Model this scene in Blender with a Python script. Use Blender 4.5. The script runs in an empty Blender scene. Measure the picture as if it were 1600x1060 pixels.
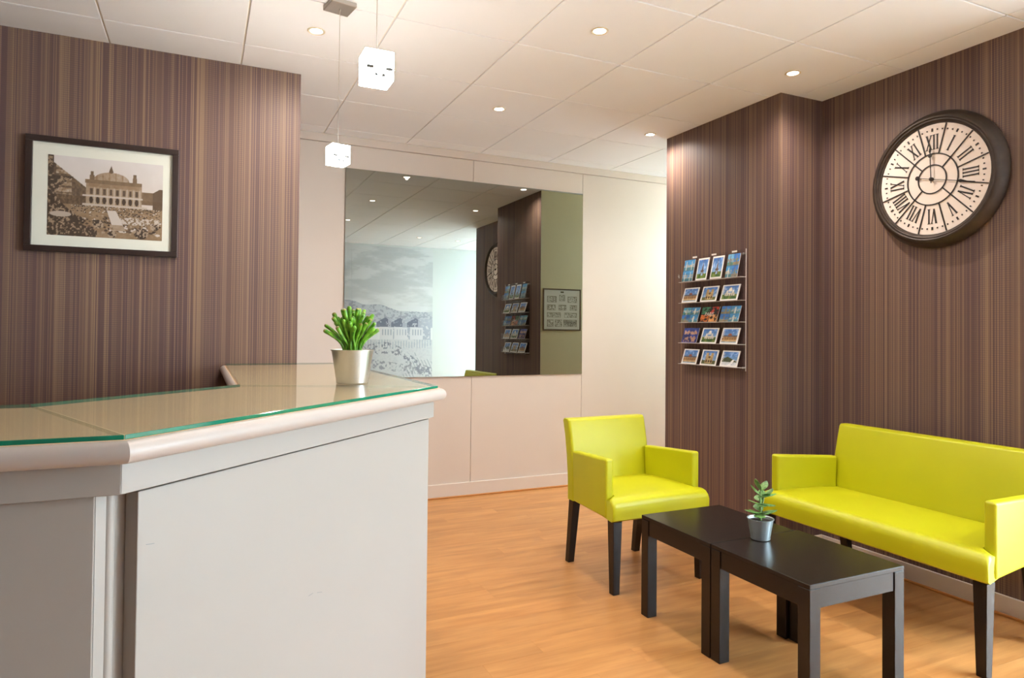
import bpy, bmesh, math, random
import numpy as np
from mathutils import Vector, Matrix
random.seed(7)
RNG = np.random.RandomState(11)
SC = bpy.context.scene
COL = SC.collection
PI = math.pi

# ------------------------------------------------------------------ camera, world, light, exposure
YAW, PITCH, ROLL, FPX, CY = 0.43376, 0.01612, 0.00963, 1047.4, 501.64
CAM_H = 1.278
cd = bpy.data.cameras.new('camera'); cam = bpy.data.objects.new('camera', cd); COL.objects.link(cam)
fw = Vector((math.sin(YAW)*math.cos(PITCH), math.cos(YAW)*math.cos(PITCH), math.sin(PITCH)))
r0 = Vector((math.cos(YAW), -math.sin(YAW), 0)); u0 = r0.cross(fw)
rr = r0*math.cos(ROLL)+u0*math.sin(ROLL); uu = -r0*math.sin(ROLL)+u0*math.cos(ROLL)
m = Matrix((rr, uu, -fw)).transposed().to_4x4(); m.translation = (0, 0, CAM_H)
cam.matrix_world = m
cd.sensor_width = 36; cd.lens = FPX*36/1600; cd.shift_y = -(530-CY)/1600; cd.clip_start = 0.02
SC.camera = cam

W = bpy.data.worlds.new('overcast_sky'); SC.world = W; W.use_nodes = True
bgn = W.node_tree.nodes['Background']
bgn.inputs['Color'].default_value = (0.70, 0.86, 1.0, 1); bgn.inputs['Strength'].default_value = 28.0

sd = bpy.data.lights.new('bounce_sun', 'SUN'); sd.energy = 260; sd.angle = 0.01; sd.color = (1.0, 0.96, 0.90)
bounce_sun = bpy.data.objects.new('bounce_sun', sd); COL.objects.link(bounce_sun)
bounce_sun.rotation_euler = Vector((0.42, -0.22, -0.88)).to_track_quat('-Z', 'Y').to_euler()      # added from behind the building, so the pavement bounces light onto the ceiling
SC.view_settings.view_transform = 'Standard'; SC.view_settings.look = 'None'
SC.view_settings.gamma = 1; SC.view_settings.use_curve_mapping = False
SC.view_settings.exposure = 0.45
SC.cycles.use_denoising = True
SC.cycles.max_bounces = 12; SC.cycles.diffuse_bounces = 7; SC.cycles.glossy_bounces = 6
SC.cycles.transparent_max_bounces = 16; SC.cycles.sample_clamp_indirect = 6
SPOT_W = 37.0            # one ceiling downlight
SPOT_COL = (1.0, 0.915, 0.83)

# room planes (metres; camera above the origin, x along the back wall, y into the room)
H = 2.680
YW = 4.885      # cream back wall
YL = 3.812      # brown partition behind the counter
XR = 3.363      # brown right wall
XP = 3.027      # pillar face
YP0, YP1 = 2.857, 3.905
YRE = 1.40      # right wall ends here, shop front beyond
YF = -0.82      # wall behind the camera
XL, XE = -2.2, 5.0
TX, TY, TS = 0.7684, 2.3315, 0.6

def portal(name, loc, rot, sx, sy):
    l = bpy.data.lights.new(name, 'AREA'); l.shape = 'RECTANGLE'; l.size = sx; l.size_y = sy
    l.cycles.is_portal = True
    o = bpy.data.objects.new(name, l); o.location = loc; o.rotation_euler = rot; COL.objects.link(o)
portal('portal', (XE+0.14, (YF+0.70)/2, 1.35), (0, PI/2, 0), 2.5, 0.70-YF)
portal('portal', (4.7, YF-0.14, 1.35), (PI/2, 0, 0), 0.6, 2.5)
portal('portal', (XE+0.14, (YP1+YW)/2, 1.25), (0, PI/2, 0), 2.4, 0.9)

# ------------------------------------------------------------------ helpers
def lin(*c):
    r = []
    for v in c:
        v = v/255.0
        r.append(v/12.92 if v <= 0.04045 else ((v+0.055)/1.055)**2.4)
    return tuple(r)

def new_mat(name):
    mt = bpy.data.materials.new(name); mt.use_nodes = True
    nt = mt.node_tree; b = nt.nodes['Principled BSDF']
    return mt, nt, b

def N(nt, typ, **kw):
    n = nt.nodes.new(typ)
    for k, v in kw.items(): setattr(n, k, v)
    return n

def L(nt, a, b): nt.links.new(a, b)

def math_node(nt, op, a, b=None):
    n = N(nt, 'ShaderNodeMath', operation=op)
    for i, v in enumerate((a, b)):
        if v is None: continue
        if isinstance(v, (int, float)): n.inputs[i].default_value = v
        else: L(nt, v, n.inputs[i])
    return n.outputs[0]

def mixc(nt, f, a, b, blend='MIX'):
    n = N(nt, 'ShaderNodeMix', data_type='RGBA', blend_type=blend)
    if isinstance(f, (int, float)): n.inputs[0].default_value = f
    else: L(nt, f, n.inputs[0])
    for i, v in ((6, a), (7, b)):
        if isinstance(v, tuple): n.inputs[i].default_value = (*v[:3], 1)
        else: L(nt, v, n.inputs[i])
    return n.outputs[2]

def ramp(nt, f, stops, interp='LINEAR'):
    n = N(nt, 'ShaderNodeValToRGB'); cr = n.color_ramp; cr.interpolation = interp
    while len(cr.elements) < len(stops): cr.elements.new(0.5)
    for e, (p, c) in zip(cr.elements, stops):
        e.position = p
        e.color = (c, c, c, 1) if isinstance(c, (int, float)) else (*c, 1)
    L(nt, f, n.inputs[0]); return n.outputs[0]

def noise(nt, vec=None, scale=5, detail=2, rough=0.5, dim='3D', w=None):
    n = N(nt, 'ShaderNodeTexNoise', noise_dimensions=dim)
    n.inputs['Scale'].default_value = scale; n.inputs['Detail'].default_value = detail
    n.inputs['Roughness'].default_value = rough
    if vec is not None: L(nt, vec, n.inputs['Vector'])
    if w is not None: L(nt, w, n.inputs['W'])
    return n.outputs[0]

def objco(nt, scale=(1, 1, 1)):
    t = N(nt, 'ShaderNodeTexCoord'); mp = N(nt, 'ShaderNodeMapping')
    mp.inputs['Scale'].default_value = scale
    L(nt, t.outputs['Object'], mp.inputs['Vector']); return mp.outputs[0]

def bump(nt, b, h, strength=0.2, dist=0.002):
    n = N(nt, 'ShaderNodeBump'); n.inputs['Strength'].default_value = strength
    n.inputs['Distance'].default_value = dist
    L(nt, h, n.inputs['Height']); L(nt, n.outputs[0], b.inputs['Normal'])

def plain(name, col, rough=0.5, metal=0.0, var=0.04, scale=6, bmp=0.0, bscale=200, spec=0.5):
    """slightly uneven painted / plain surface"""
    mt, nt, b = new_mat(name)
    v = objco(nt)
    f = noise(nt, v, scale, 3)
    c0 = tuple(max(0, c*(1-var)) for c in col); c1 = tuple(min(1, c*(1+var)) for c in col)
    L(nt, mixc(nt, f, c0, c1), b.inputs['Base Color'])
    b.inputs['Roughness'].default_value = rough; b.inputs['Metallic'].default_value = metal
    b.inputs['Specular IOR Level'].default_value = spec
    if bmp: bump(nt, b, noise(nt, v, bscale, 2), bmp, 0.001)
    return mt

def emit(name, col, strength):
    mt = bpy.data.materials.new(name); mt.use_nodes = True; nt = mt.node_tree; nt.nodes.clear()
    o = N(nt, 'ShaderNodeOutputMaterial'); e = N(nt, 'ShaderNodeEmission')
    e.inputs[0].default_value = (*col, 1); e.inputs[1].default_value = strength
    L(nt, e.outputs[0], o.inputs[0]); return mt

def clear_glass(name, tint=(1, 1, 1), rough=0.0, base=0.04, ior=1.5):
    """pane: lets light through, reflects by fresnel"""
    mt = bpy.data.materials.new(name); mt.use_nodes = True; nt = mt.node_tree; nt.nodes.clear()
    o = N(nt, 'ShaderNodeOutputMaterial'); t = N(nt, 'ShaderNodeBsdfTransparent'); g = N(nt, 'ShaderNodeBsdfGlossy')
    t.inputs[0].default_value = (*tint, 1); g.inputs['Roughness'].default_value = rough
    fr = N(nt, 'ShaderNodeFresnel'); fr.inputs[0].default_value = ior
    gm = N(nt, 'ShaderNodeNewGeometry')
    fac = math_node(nt, 'MULTIPLY', fr.outputs[0], math_node(nt, 'SUBTRACT', 1.0, gm.outputs['Backfacing']))
    mx = N(nt, 'ShaderNodeMixShader'); L(nt, fac, mx.inputs[0]); L(nt, t.outputs[0], mx.inputs[1]); L(nt, g.outputs[0], mx.inputs[2])
    L(nt, mx.outputs[0], o.inputs[0]); return mt

def link(name, me, mat=None, parent=None, smooth=False, wn=False):
    if mat is not None:
        for mm in (mat if isinstance(mat, (list, tuple)) else [mat]): me.materials.append(mm)
    if smooth:
        me.polygons.foreach_set('use_smooth', [True]*len(me.polygons))
        me.set_sharp_from_angle(angle=math.radians(50))
    o = bpy.data.objects.new(name, me); COL.objects.link(o)
    if parent is not None: o.parent = parent
    if wn:
        md = o.modifiers.new('weighted_normal', 'WEIGHTED_NORMAL'); md.keep_sharp = True
    return o

class MB:
    """mesh collector: several shapes -> one mesh"""
    def __init__(s): s.bm = bmesh.new()
    def hexa(s, pts, bev=0.0, seg=2):
        """pts: 4 bottom (ccw) + 4 top"""
        vs = [s.bm.verts.new(p) for p in pts]
        fs = [s.bm.faces.new([vs[i] for i in q]) for q in ((3, 2, 1, 0), (4, 5, 6, 7), (0, 1, 5, 4), (1, 2, 6, 5), (2, 3, 7, 6), (3, 0, 4, 7))]
        if bev > 0:
            es = list({e for f in fs for e in f.edges})
            bmesh.ops.bevel(s.bm, geom=es, offset=bev, segments=seg, affect='EDGES', profile=0.5)
        return s
    def box(s, x0, x1, y0, y1, z0, z1, bev=0.0, seg=2):
        return s.hexa([(x0, y0, z0), (x1, y0, z0), (x1, y1, z0), (x0, y1, z0), (x0, y0, z1), (x1, y0, z1), (x1, y1, z1), (x0, y1, z1)], bev, seg)
    def prism(s, poly, z0, z1, bev=0.0, seg=2):
        b = [s.bm.verts.new((x, y, z0)) for x, y in poly]; t = [s.bm.verts.new((x, y, z1)) for x, y in poly]
        n = len(poly)
        fs = [s.bm.faces.new(b[::-1]), s.bm.faces.new(t)]
        for i in range(n): fs.append(s.bm.faces.new((b[i], b[(i+1) % n], t[(i+1) % n], t[i])))
        if bev > 0:
            es = list({e for f in fs for e in f.edges})
            bmesh.ops.bevel(s.bm, geom=es, offset=bev, segments=seg, affect='EDGES', profile=0.5)
        return s
    def sweep(s, rings, closed=True, cap=True):
        """rings: list of equal-length point loops"""
        vr = [[s.bm.verts.new(p) for p in r] for r in rings]; n = len(vr[0])
        for a, b in zip(vr, vr[1:]):
            for i in range(n if closed else n-1):
                j = (i+1) % n; s.bm.faces.new((a[i], a[j], b[j], b[i]))
        if cap:
            s.bm.faces.new(vr[0][::-1]); s.bm.faces.new(vr[-1])
        return s
    def lathe(s, prof, n=32, axis='Z', c=(0, 0, 0), cap=True):
        rings = []
        for r, h in prof:
            ring = []
            for k in range(n):
                a = 2*PI*k/n
                if axis == 'Z': p = (c[0]+r*math.cos(a), c[1]+r*math.sin(a), c[2]+h)
                else: p = (c[0]+h, c[1]+r*math.cos(a), c[2]+r*math.sin(a))
                ring.append(p)
            rings.append(ring)
        return s.sweep(rings, True, cap)
    def tube(s, pts, rad, n=8):
        rings = []
        pts = [Vector(p) for p in pts]
        ref = Vector((0.31, 0.17, 0.93))
        for i, p in enumerate(pts):
            d = (pts[min(i+1, len(pts)-1)]-pts[max(i-1, 0)]).normalized()
            a = d.cross(ref); a = a.normalized() if a.length > 1e-4 else Vector((1, 0, 0)); b = d.cross(a)
            r = rad[i] if isinstance(rad, (list, tuple)) else rad
            rings.append([p+(a*math.cos(2*PI*k/n)+b*math.sin(2*PI*k/n))*r for k in range(n)])
        return s.sweep(rings)
    def mesh(s, name):
        bmesh.ops.recalc_face_normals(s.bm, faces=s.bm.faces)
        me = bpy.data.meshes.new(name); s.bm.to_mesh(me); s.bm.free(); return me
    def build(s, name, mat, parent=None, smooth=False, wn=False):
        return link(name, s.mesh(name), mat, parent, smooth, wn)

def empty(name, loc=(0, 0, 0), rz=0.0):
    o = bpy.data.objects.new(name, None); o.location = loc; o.rotation_euler = (0, 0, rz)
    o.empty_display_size = 0.1; COL.objects.link(o); return o
def tag(o, label, cat, group=None):
    o['label'] = label; o['category'] = cat
    if group: o['group'] = group
    return o
def struct(o): o['kind'] = 'structure'; return o
def thing(name, label, cat, loc=(0, 0, 0), rz=0.0, group=None):
    return tag(empty(name, loc, rz), label, cat, group)

# printed sheets: a fine grid with a colour per vertex (flat print, drawn with numpy)
def print_mat(name, rough=0.6, coat=0.0):
    mt, nt, b = new_mat(name)
    a = N(nt, 'ShaderNodeVertexColor'); a.layer_name = 'ink'
    L(nt, a.outputs[0], b.inputs['Base Color']); b.inputs['Roughness'].default_value = rough
    b.inputs['Coat Weight'].default_value = coat
    return mt
M_PRINT = print_mat('printed_paper', 0.65); M_CARD = print_mat('printed_card', 0.4, 0.1)

def print_mesh(name, w, h, nx, ny, fn):
    """sheet in local x (0..w), z (0..h), facing -y; fn(U,V)->rgb srgb 0..1 arrays"""
    U, V = np.meshgrid(np.linspace(0, 1, nx), np.linspace(0, 1, ny))
    rgb = np.clip(fn(U, V), 0, 1)
    rgb = np.where(rgb <= 0.04045, rgb/12.92, ((rgb+0.055)/1.055)**2.4)
    vs = np.stack([U*w, np.zeros_like(U), V*h], -1).reshape(-1, 3)
    idx = np.arange(nx*ny).reshape(ny, nx)
    q = np.stack([idx[:-1, :-1], idx[:-1, 1:], idx[1:, 1:], idx[1:, :-1]], -1).reshape(-1, 4)
    me = bpy.data.meshes.new(name); me.from_pydata(vs.tolist(), [], q.tolist())
    ca = me.color_attributes.new('ink', 'FLOAT_COLOR', 'POINT')
    ca.data.foreach_set('color', np.concatenate([rgb.reshape(-1, 3), np.ones((nx*ny, 1))], 1).astype(np.float32).ravel())
    return me

def vnoise(U, V, sx, sy, seed, octv=4):
    """value noise on arrays"""
    r = np.random.RandomState(seed); out = np.zeros_like(U); amp = 1; tot = 0
    for o in range(octv):
        g = r.rand(int(sy)+3, int(sx)+3)
        x = U*sx; y = V*sy; xi = np.floor(x).astype(int).clip(0, int(sx)+1); yi = np.floor(y).astype(int).clip(0, int(sy)+1)
        fx = x-xi; fy = y-yi; fx = fx*fx*(3-2*fx); fy = fy*fy*(3-2*fy)
        xi1 = np.minimum(xi+1, int(sx)+2); yi1 = np.minimum(yi+1, int(sy)+2)
        out += amp*((g[yi, xi]*(1-fx)+g[yi, xi1]*fx)*(1-fy)+(g[yi1, xi]*(1-fx)+g[yi1, xi1]*fx)*fy)
        tot += amp; amp *= 0.55; sx *= 2; sy *= 2
    return out/tot
def rect(U, V, x0, x1, y0, y1): return (U >= x0) & (U <= x1) & (V >= y0) & (V <= y1)
def put(img, mask, col, a=1.0):
    c = np.array(col, float)
    if c.max() > 1.001: c = c/255
    k = (mask.astype(float)*a)[..., None]
    img[:] = img*(1-k)+c*k

# ------------------------------------------------------------------ materials
def wallpaper():
    mt, nt, b = new_mat('striped_wallpaper')
    t = N(nt, 'ShaderNodeTexCoord'); sp = N(nt, 'ShaderNodeSeparateXYZ'); L(nt, t.outputs['Object'], sp.inputs[0])
    s = math_node(nt, 'ADD', sp.outputs[0], sp.outputs[1]); z = sp.outputs[2]
    def wn(width, off=0.0):
        n = N(nt, 'ShaderNodeTexWhiteNoise', noise_dimensions='1D')
        L(nt, math_node(nt, 'FLOOR', math_node(nt, 'MULTIPLY', math_node(nt, 'ADD', s, off), 1/width)), n.inputs['W'])
        return n.outputs[0]
    broad = noise(nt, dim='1D', w=s, scale=9, detail=2)
    base = mixc(nt, ramp(nt, broad, [(0.36, 0.0), (0.64, 1.0)]), lin(96, 74, 69), lin(109, 86, 76))
    # plum / brown bands a centimetre or two wide
    base = mixc(nt, ramp(nt, wn(0.0095), [(0.0, 0.0), (0.62, 0.0), (0.64, 0.6)], 'CONSTANT'), base, lin(87, 66, 69))
    base = mixc(nt, ramp(nt, wn(0.0065, 3.1), [(0.0, 0.0), (0.74, 0.0), (0.76, 0.6)], 'CONSTANT'), base, lin(124, 100, 82))
    # tan pinstripes, clustered
    clus = ramp(nt, noise(nt, dim='1D', w=s, scale=7.3, detail=1), [(0.38, 0.30), (0.64, 0.90)])
    pins = ramp(nt, wn(0.0048, 9.7), [(0.0, 0.0), (0.66, 0.0), (0.68, 1.0)], 'CONSTANT')
    pf = math_node(nt, 'MULTIPLY', math_node(nt, 'MULTIPLY', clus, pins), 0.48)
    base = mixc(nt, pf, base, lin(158, 130, 101))
    # woven ticks
    tick = math_node(nt, 'SINE', math_node(nt, 'MULTIPLY', z, 2*PI/0.0105))
    tk = ramp(nt, tick, [(0.30, 0.0), (0.70, 1.0)])
    zone = ramp(nt, noise(nt, dim='1D', w=math_node(nt, 'ADD', s, 20.0), scale=11, detail=1), [(0.44, 0.0), (0.56, 1.0)])
    base = mixc(nt, math_node(nt, 'MULTIPLY', math_node(nt, 'MULTIPLY', tk, zone), 0.30), base, lin(72, 56, 66))
    L(nt, base, b.inputs['Base Color']); b.inputs['Roughness'].default_value = 0.50
    b.inputs['Specular IOR Level'].default_value = 0.32
    bump(nt, b, tick, 0.12, 0.0006)
    return mt

def wood_floor():
    mt, nt, b = new_mat('oak_laminate')
    t = N(nt, 'ShaderNodeTexCoord'); oi = N(nt, 'ShaderNodeObjectInfo')
    off = N(nt, 'ShaderNodeVectorMath', operation='ADD'); L(nt, t.outputs['Object'], off.inputs[0])
    cx = N(nt, 'ShaderNodeCombineXYZ')
    for i in range(3): L(nt, math_node(nt, 'MULTIPLY', oi.outputs['Random'], 37.0+11*i), cx.inputs[i])
    L(nt, cx.outputs[0], off.inputs[1])
    def mp(sc):
        q = N(nt, 'ShaderNodeMapping'); q.inputs['Scale'].default_value = sc; L(nt, off.outputs[0], q.inputs['Vector']); return q.outputs[0]
    g1 = noise(nt, mp((1.0, 9, 1)), 2.4, 4, 0.55)
    g2 = noise(nt, mp((2.5, 60, 1)), 3, 3, 0.6)
    g3 = noise(nt, mp((2.0, 7, 1)), 2.2, 2, 0.5)
    c = mixc(nt, ramp(nt, g1, [(0.32, 0.0), (0.68, 1.0)]), lin(176, 120, 66), lin(200, 144, 86))
    c = mixc(nt, math_node(nt, 'MULTIPLY', ramp(nt, g2, [(0.45, 0.0), (0.75, 1.0)]), 0.22), c, lin(164, 110, 64))
    c = mixc(nt, math_node(nt, 'MULTIPLY', ramp(nt, g3, [(0.56, 0.0), (0.76, 1.0)]), 0.35), c, lin(146, 100, 62))
    hv = N(nt, 'ShaderNodeHueSaturation'); L(nt, c, hv.inputs['Color'])
    L(nt, math_node(nt, 'ADD', math_node(nt, 'MULTIPLY', oi.outputs['Random'], 0.13), 0.935), hv.inputs['Value'])
    L(nt, hv.outputs[0], b.inputs['Base Color'])
    b.inputs['Roughness'].default_value = 0.36
    bump(nt, b, g2, 0.08, 0.0008)
    return mt

def dark_wood():
    mt, nt, b = new_mat('black_brown_wood')
    v = objco(nt, (30, 4, 30)); g = noise(nt, v, 4, 4, 0.6)
    L(nt, mixc(nt, g, lin(20, 14, 12), lin(35, 26, 22)), b.inputs['Base Color'])
    b.inputs['Roughness'].default_value = 0.27; b.inputs['Specular IOR Level'].default_value = 0.34; bump(nt, b, g, 0.06, 0.0005); return mt

def leather():
    mt, nt, b = new_mat('lime_leatherette')
    v = objco(nt); vo = N(nt, 'ShaderNodeTexVoronoi'); vo.inputs['Scale'].default_value = 420; L(nt, v, vo.inputs['Vector'])
    f = noise(nt, v, 5, 2)
    L(nt, mixc(nt, f, lin(180, 178, 4), lin(190, 188, 14)), b.inputs['Base Color'])
    b.inputs['Roughness'].default_value = 0.42
    bump(nt, b, vo.outputs[0], 0.10, 0.0006); return mt

M_PAPER = wallpaper(); M_FLOOR = wood_floor(); M_DARK = dark_wood(); M_LIME = leather()
M_CREAM = plain('cream_wall_paint', lin(211, 200, 191), 0.55, var=0.015, bmp=0.05, bscale=300)
M_CREAM2 = plain('cream_wall_backing', lin(196, 178, 160), 0.7)
M_CEIL = plain('ceiling_tile_white', lin(244, 247, 253), 0.8, var=0.012, bmp=0.06, bscale=500)
M_GRID = plain('ceiling_grid_white', lin(240, 236, 228), 0.6)
M_SLAB = plain('plaster', lin(200, 196, 190), 0.9)
M_KHAKI = plain('khaki_wall_paint', lin(226, 214, 172), 0.6, var=0.02)
M_PALE = plain('pale_wall_paint', lin(226, 232, 232), 0.6, var=0.01)
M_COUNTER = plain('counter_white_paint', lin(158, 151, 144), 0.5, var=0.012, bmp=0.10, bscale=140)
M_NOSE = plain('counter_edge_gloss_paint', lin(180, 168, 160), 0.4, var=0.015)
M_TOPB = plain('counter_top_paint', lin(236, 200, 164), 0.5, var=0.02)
M_SKIRT = plain('skirting_paint', lin(214, 204, 196), 0.4, var=0.01)
M_BEAD = plain('oak_bead', lin(190, 128, 70), 0.4, var=0.15, scale=20)
M_FRAME = plain('dark_frame_wood', lin(44, 30, 26), 0.35, var=0.2, scale=30)
M_BROWN = plain('thin_brown_frame', lin(112, 88, 60), 0.45, var=0.1)
M_MAT = plain('passepartout_card', lin(226, 226, 214), 0.8, var=0.01)
M_STEEL = plain('brushed_steel', lin(200, 198, 194), 0.34, metal=1.0, var=0.03)
M_ZINC = plain('galvanised_zinc', lin(214, 216, 218), 0.33, metal=1.0, var=0.05, scale=40)
M_ZINC2 = plain('dull_galvanised_zinc', lin(190, 200, 204), 0.42, metal=0.9, var=0.06, scale=40)
M_SOIL = plain('potting_soil', lin(52, 38, 28), 0.95, var=0.4, scale=120)
M_ALU = plain('grey_aluminium', lin(128, 130, 132), 0.4, metal=0.6)
M_PANE = clear_glass('window_glass', (0.97, 0.99, 0.98))
M_ACRYL = clear_glass('clear_acrylic', (0.99, 0.99, 0.99), 0.02)
M_EDGE = plain('acrylic_edge', lin(206, 200, 196), 0.3, var=0.02)
M_PGLASS = clear_glass('picture_glass', (1, 1, 1), 0.0, ior=1.35)
M_CLOCKR = plain('aged_bronze_rim', lin(66, 54, 46), 0.42, metal=0.4, var=0.5, scale=22)
M_CLOCKF = plain('clock_face_cream', lin(242, 228, 218), 0.6, var=0.05, scale=5)
M_CLOCKK = plain('clock_black_print', lin(44, 34, 30), 0.6, var=0.2, scale=60)
M_PAVE = plain('pavement', lin(205, 202, 196), 0.9, var=0.1)
M_WHITE = plain('white_label', lin(230, 226, 220), 0.6)
M_LAMP = emit('downlight_lens', (1.0, 0.93, 0.80), 14.0)
M_LAMPRIM = plain('downlight_rim', lin(226, 214, 190), 0.35, metal=0.3)

# mirror silvering (grey, slightly green glass)
M_MIRROR, nt_, b_ = new_mat('mirror_silver')
b_.inputs['Base Color'].default_value = (0.30, 0.31, 0.285, 1); b_.inputs['Metallic'].default_value = 1; b_.inputs['Roughness'].default_value = 0.0
M_GTOP = clear_glass('counter_glass', (0.93, 0.97, 0.95), 0.012, ior=1.52)
M_GEDGE, nt_, b_ = new_mat('counter_glass_edge')
b_.inputs['Base Color'].default_value = (*lin(20, 110, 84), 1); b_.inputs['Roughness'].default_value = 0.08
b_.inputs['Coat Weight'].default_value = 0.5

# ------------------------------------------------------------------ structure
# floor: base slab, then laminate planks one by one where they can be seen
floor = struct(MB().box(XL-0.2, XE+0.1, YF-0.2, YW+0.2, -0.10, -0.010).build('floor', M_SLAB))
PW = 0.115
xs0, xs1 = -0.35, XE
rows = int(math.ceil((YW-YF)/PW))
plank_cache = {}
def plank(x0, x1, y0, y1):
    key = (round(x1-x0, 3), round(y1-y0, 3))
    if key not in plank_cache:
        g = 0.0002; w, d = key
        plank_cache[key] = MB().box(g, w-g, g, d-g, -0.009, 0.0).mesh('plank')
        plank_cache[key].materials.append(M_FLOOR)
    o = bpy.data.objects.new('plank', plank_cache[key]); o.location = (x0, y0, 0); COL.objects.link(o); o.parent = floor
yref = 2.387        # a plank joint seen in the photograph
k0 = math.floor((YF-yref)/PW)
npl = 0
for k in range(k0, k0+rows+2):
    y0 = yref+k*PW; y1 = y0+PW
    y0 = max(y0, YF); y1 = min(y1, YW)
    if y1-y0 < 0.01: continue
    ph = {0: 1.258, 12: 1.992, 9: 1.78, 7: 1.263}.get(k, random.uniform(0, 1.22))
    x = xs0-((xs0-ph) % 1.22 and ((xs0-ph) % 1.22))
    while x < xs1-0.01:
        a, bb = max(x, xs0), min(x+1.22, xs1)
        if bb-a > 0.02 and not (a > XR and y0 > YRE+0.05 and y1 < YP1-0.05):
            plank(round(a, 3), round(bb, 3), round(y0, 4), round(y1, 4)); npl += 1
        x += 1.22
MB().box(XL, xs0-0.0005, YF, YW, -0.009, 0.0).build('floor_covering', M_FLOOR, floor)

# ceiling
ceiling = struct(MB().box(XL-0.2, XE+0.1, YF-0.2, YW+0.2, H+0.0085, H+0.10).build('ceiling', M_GRID))
tile_cache = {}
def edges(a, b, ref, st):
    k = math.ceil((a-ref)/st+1e-6); e = [a]
    while ref+k*st < b-1e-6: e.append(ref+k*st); k += 1
    return e+[b]
ex, ey = edges(XL, XE, TX, TS), edges(YF, YW, TY, TS)
for xa, xb in zip(ex, ex[1:]):
    for ya, yb in zip(ey, ey[1:]):
        if xa > XR+0.05 and ya > YRE+0.05 and yb < YP1-0.05: continue
        if yb-ya < 0.015 or xb-xa < 0.015: continue
        g = 0.004
        key = (round(xb-xa, 3), round(yb-ya, 3))
        if key not in tile_cache:
            tile_cache[key] = MB().box(g, key[0]-g, g, key[1]-g, 0, 0.008, 0.0015, 1).mesh('ceiling_tile'); tile_cache[key].materials.append(M_CEIL)
        o = bpy.data.objects.new('ceiling_tile', tile_cache[key]); o.location = (xa, ya, H); COL.objects.link(o); o.parent = ceiling

T = 0.16
wall_back = struct(MB().box(XL-T, XE+T, YW+0.012, YW+0.16, 0, H).build('wall_back', M_CREAM2))
seams = [0.477, 0.927, 1.918, 2.912, 3.905, XE]
for a, b2 in zip(seams, seams[1:]):
    MB().box(a+0.0015, b2-0.0015, YW, YW+0.0115, 0.0, H-0.062, 0.001, 1).build('wall_panel', M_CREAM, wall_back)
struct(MB().box(0.477, XE, YW-0.010, YW+0.011, H-0.060, H-0.001, 0.002, 1).build('trim_1', M_CREAM))
MBs = MB().box(0.477, XE, YW-0.013, YW-0.0005, 0.0, 0.108, 0.003, 2); bb_back = struct(MBs.build('baseboard_back', M_SKIRT))
struct(MB().box(0.477, XE, YW-0.026, YW-0.0135, 0.0, 0.013, 0.004, 2).build('trim_2', M_BEAD))
wall_left_brown = struct(MB().box(XL, 0.475, YL, YW-0.001+0.012, 0, H).build('wall_left', M_PAPER))
struct(MB().box(XL-T, XL, YF-T, YW+0.012, 0, H).build('wall_far_left', M_PAPER))
# right side: pillar and wall are one papered mass with an L-shaped plan
mass = [(XR, YRE), (XE, YRE), (XE, YP1), (XP, YP1), (XP, YP0), (XR, YP0)]
bm = MB().prism(mass, 0, H).bm
me = MB.mesh(type('q', (), {'bm': bm})(), 'wall_right')
wr = struct(link('wall_right', me, [M_PAPER, M_KHAKI, M_PALE]))
for p in me.polygons:
    if p.normal.y > 0.9: p.material_index = 1
    elif p.normal.y < -0.9 and p.center.x > XR: p.material_index = 2 if p.center.y < YRE+0.01 else 0
for nm, a in (('baseboard_right', (XR-0.013, XR-0.0005, YRE, YP0-0.014)),):
    struct(MB().box(*a, 0.0, 0.092, 0.003, 2).build(nm, M_SKIRT))
struct(MB().box(XP-0.013, XR-0.0005, YP0-0.0135, YP0-0.0005, 0, 0.092, 0.003, 2).build('baseboard_pillar_front', M_SKIRT))
struct(MB().box(XP-0.0135, XP-0.0005, YP0, YP1, 0, 0.092, 0.003, 2).build('baseboard_pillar', M_SKIRT))
struct(MB().box(XR-0.026, XR-0.0135, YRE, YP0-0.028, 0.0, 0.013, 0.004, 2).build('trim_3', M_BEAD))
wall_front = struct(MB().box(0.80, 4.38, YF-T, YF, 0, H).build('wall_front', M_PALE))
struct(MB().box(XL, 0.7995, YF-T, YF, 0, H).build('wall_front_left', M_PAPER))

# shop window beyond the right wall, glazed door at the end of the passage (both out of the frame, they give the daylight)
def glazing(name, y0, y1, z0, z1, cols, transom):
    r = struct(empty(name, (XE+0.05, y0, 0)))   # local y runs along the opening
    w = y1-y0
    MB().box(0, 0.07, 0, w, 0, z0, 0.003, 1).build('sill_panel', M_ALU, r)
    MB().box(0, 0.07, 0, w, z1, H-0.001, 0.003, 1).build('head_panel', M_ALU, r)
    xs = [w*i/cols for i in range(cols+1)]
    for i, yy in enumerate(xs):
        a = min(max(yy-0.03, 0), w-0.06)
        MB().box(0.0, 0.07, a, a+0.06, z0+0.0005, z1-0.0005, 0.003, 1).build('mullion', M_ALU, r)
    for i in range(cols):
        a = xs[i]+(0.06 if i == 0 else 0.03)+0.0005; b2 = xs[i+1]-(0.06 if i == cols-1 else 0.03)-0.0005
        MB().box(0.01, 0.06, a, b2, transom-0.025, transom+0.025, 0.003, 1).build('transom', M_ALU, r)
        MB().box(0.032, 0.038, a, b2, z0+0.001, transom-0.026).build('pane', M_PANE, r)
        MB().box(0.032, 0.038, a, b2, transom+0.026, z1-0.001).build('pane', M_PANE, r)
    return r
w2 = glazing('window_2', 0, XE+0.05-4.3815, 0.12, 2.58, 1, 2.1)
w2.location = (4.3815, YF-0.045, 0); w2.rotation_euler = (0, 0, -PI/2)
YW1 = 0.70
struct(MB().box(XE, XE+T, YW1, YRE-0.001, 0, H).build('wall_shop_pier', M_PALE))
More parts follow.
